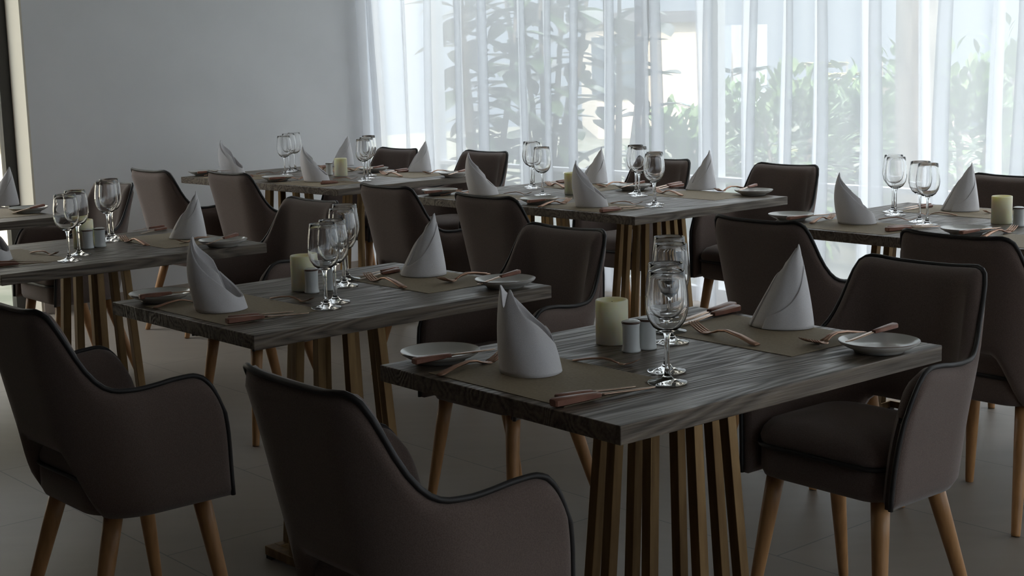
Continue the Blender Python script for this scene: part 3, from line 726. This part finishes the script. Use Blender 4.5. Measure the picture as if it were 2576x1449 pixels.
rubber_plant(gp(1545, .9), 2.9, 4, 15, 'sparse large-leaved shrub outside just left of the curtain seam', .42, 8)
def bush(base, rx, rz_, n, m, label, seed, lf=(.05, .10), name='garden_shrub'):
    rg = random.Random(seed); rx *= .82; root = empty(name, base); bl = MB(); bs = MB()
    for k in range(5):
        a = 2 * PI * k / 5 + .3; bs.tube([(0, 0, 0), (math.cos(a) * rx * .3, math.sin(a) * rx * .3, rz_ * .8), (math.cos(a) * rx * .6, math.sin(a) * rx * .6, rz_ * 1.6)], [.03, .02, .008], 6)
    for k in range(n):
        a = rg.uniform(0, 2 * PI); c = rg.uniform(-.9, 1); r = rg.uniform(.72, 1.05) * (1 + .18 * math.sin(3 * a + seed)); q = math.sqrt(1 - c * c)
        p = Vector((rx * r * q * math.cos(a), rx * r * q * math.sin(a), rz_ * (1 + c * r))); d = Vector((q * math.cos(a), q * math.sin(a), c + .4)) + Vector((rg.uniform(-.6, .6), rg.uniform(-.6, .6), rg.uniform(-.6, .6)))
        leafmesh(bl, p, d, Vector((0, 0, 1)), rg.uniform(*lf) * 1.4, rg.uniform(*lf) * .7)
    bs.build('stem', M['bark'], root); bl.build('foliage', m, root); return tag(root, label, 'plant', 'shrubs in the garden behind the curtain')
BU = [(1700, 1.9, .42, .46, 'low green shrub outside, leftmost of the hedge line behind the curtain'), (1850, 3.1, .42, .55, 'green shrub outside behind the curtain, above the right chair of the centre table'),
      (1990, 2.0, .40, .60, 'green shrub outside below the golden conifers'), (2150, 3.2, .42, .58, 'green shrub outside above the right table\'s near napkin'),
      (2290, 4.6, .46, .66, 'green shrub outside beside the big tree trunk'), (2430, 2.6, .40, .62, 'green shrub outside above the right table\'s tall napkin'), (2570, 3.6, .44, .72, 'green shrub outside at the right edge')]
for i, (px, V, rx, rz_, lab) in enumerate(BU): bush(gp(px, V), rx, rz_, 1100, M['leaf'], lab, 20 + i)
def conifer(base, H, R_, n, m, label, seed, flat=0.0):
    rg = random.Random(seed); root = empty('conifer', base); bt = MB(); bl = MB()
    bt.tube([(0, 0, 0), (0, 0, H * .5), (0, 0, H)], [H * .022, H * .014, .006], 8)
    nw = int(H * 5)
    for k in range(nw):
        z = H * (.16 + .82 * k / nw); r = R_ * (1 - k / nw) ** .8 + .04
        for j in range(n):
            a = rg.uniform(0, 2 * PI); L_ = r * rg.uniform(.75, 1.1)
            tip = Vector((math.cos(a) * L_, math.sin(a) * L_, z + L_ * (.25 if flat else .35)))
            bt.tube([(0, 0, z), tip], [.010, .003], 4, False)
            for q in range(7):
                p = Vector((0, 0, z)).lerp(tip, .3 + .7 * q / 6)
                for sd in (-1, 1):
                    d = Vector((math.cos(a + sd * .8), math.sin(a + sd * .8), .25)); leafmesh(bl, p, d, Vector((0, 0, 1)), .17 + .07 * R_, .045 if flat else .075)
    bt.build('trunk', M['bark'], root); bl.build('foliage', m, root); return tag(root, label, 'tree')
def hz(px, py, V): return onV(px, py, V).z + .04
conifer(gp(1842, 4.6), hz(1842, 130, 4.6), .75, 4, M['leafblue'], 'blue-green conifer with level tiered branches outside, right of the seam', 1, 1.0)
conifer(gp(2052, 4.2), hz(2052, 120, 4.2), .42, 14, M['leafyel'], 'golden conifer outside, taller of the two yellow-green ones', 2)
conifer(gp(2128, 6.4), hz(2128, 150, 6.4), .42, 14, M['leafyel'], 'shorter golden conifer outside, right of its taller twin', 3)
conifer(gp(2216, 5.6), hz(2216, 150, 5.6), .50, 4, M['leafblue'], 'thin blue-green conifer outside close to the left of the big trunk', 4, 1.0)
def big_tree():
    base = gp(2300, 2.2); root = empty('garden_tree', base); b = MB()
    b.tube([(0, 0, 0), (.01, 0, .5), (-.01, 0, 1.2), (.0, 0, 1.7), (-.04, 0, 2.1), (-.08, 0, 2.6)], [.17, .13, .12, .13, .17, .13], 14)
    b.tube([(-.02, 0, 1.95), (-.30, -.05, 2.5), (-.7, -.1, 3.3)], [.10, .075, .05], 10); b.tube([(-.02, 0, 2.2), (.35, .05, 2.8), (.9, .1, 3.4)], [.10, .08, .05], 10)
    b.tube([(-.08, 0, 2.55), (0, 0, 3.3), (.1, 0, 4.0)], [.12, .08, .05], 10)
    b.build('trunk', M['bark'], root)
    rg = random.Random(9); bl = MB()
    for (cx, cy, cz, r, n) in ((1.2, 0, 2.45, .55, 420), (.8, .1, 3.1, .7, 500), (-.7, 0, 3.4, .7, 500), (.1, 0, 4.1, .9, 500), (1.75, .1, 1.95, .5, 260)):
        for k in range(n):
            p = Vector((cx + rg.gauss(0, r * .5), cy + rg.gauss(0, r * .5), cz + rg.gauss(0, r * .38))); leafmesh(bl, p, Vector((rg.uniform(-1, 1), rg.uniform(-1, 1), rg.uniform(-.8, .3))), Vector((0, 0, 1)), rg.uniform(.07, .12), .045)
    bl.build('foliage', M['leaf'], root); tag(root, 'tree with a thick grey trunk outside behind the right table\'s glasses', 'tree')
big_tree()
def building(pxl, pxr, pyt, Y, dep, m, label, wins=(), eave=True, name='building'):
    def onY(px, py):
        d = ray(px, py); return CO + d * (Y / d.y)
    A, B = onY(pxl, pyt), onY(pxr, pyt); H = (A.z + B.z) / 2 + .04; wdt = B.x - A.x
    root = empty(name, ((A.x + B.x) / 2, Y + dep / 2, -.04))
    b = MB(); b.box((0, 0, H / 2), (wdt, dep, H)); b.build('wall', m, root, smooth=False)
    if eave: b = MB(); b.box((0, 0, H + .09), (wdt + .3, dep + .3, .18)); b.build('roof', M['roof'], root, smooth=False)
    for (fx, fz, ww, wh) in wins:
        b = MB(); b.box((wdt * (fx - .5), -dep / 2 - .01, H * fz), (ww, .06, wh)); b.build('window', M['winglass'], root, smooth=False)
    return tag(root, label, 'building')
building(1500, 1780, 58, 24, 5, M['bldcream'], 'cream building with a dark eave outside, behind the curtain seam', ((.2, .62, .9, 1.0),))
building(1840, 1930, 62, 32, 4, M['bldblue'], 'blue-grey tower block outside behind the tiered conifer', (), False)
building(2380, 2700, 215, 20, 4, M['bldpink'], 'low rose-coloured garden building outside at far right', ((.3, .6, .8, .6),), True)
# beyond the doorway on the left
def annex():
    root = empty('annex_building', rm(-3.6, VEND - 1.6, -.04)); root.rotation_euler = (0, 0, RA)
    b = MB(); b.box((-1.0, 0, 1.9), (2.0, 9.0, 3.8)); b.build('wall', M['jamb'], root, smooth=False)
    for yy in (-2.2, .2, 2.6):
        b = MB(); b.box((.02, yy, 1.55), (.06, 1.1, 1.3)); wn = b.build('window', M['winglass'], root, smooth=False)
        b = MB()
        for (dy, dz, sy, sz) in ((-.58, 0, .07, 1.44), (.58, 0, .07, 1.44), (0, .68, 1.1, .07), (0, -.68, 1.23, .07)): b.box((.04, yy + dy, 1.55 + dz), (.08, sy, sz))
        b.build('window_frame', M['whiteframe'], wn, smooth=False)
    tag(root, 'cream outbuilding with white-framed windows seen through the left doorway', 'building')
annex()
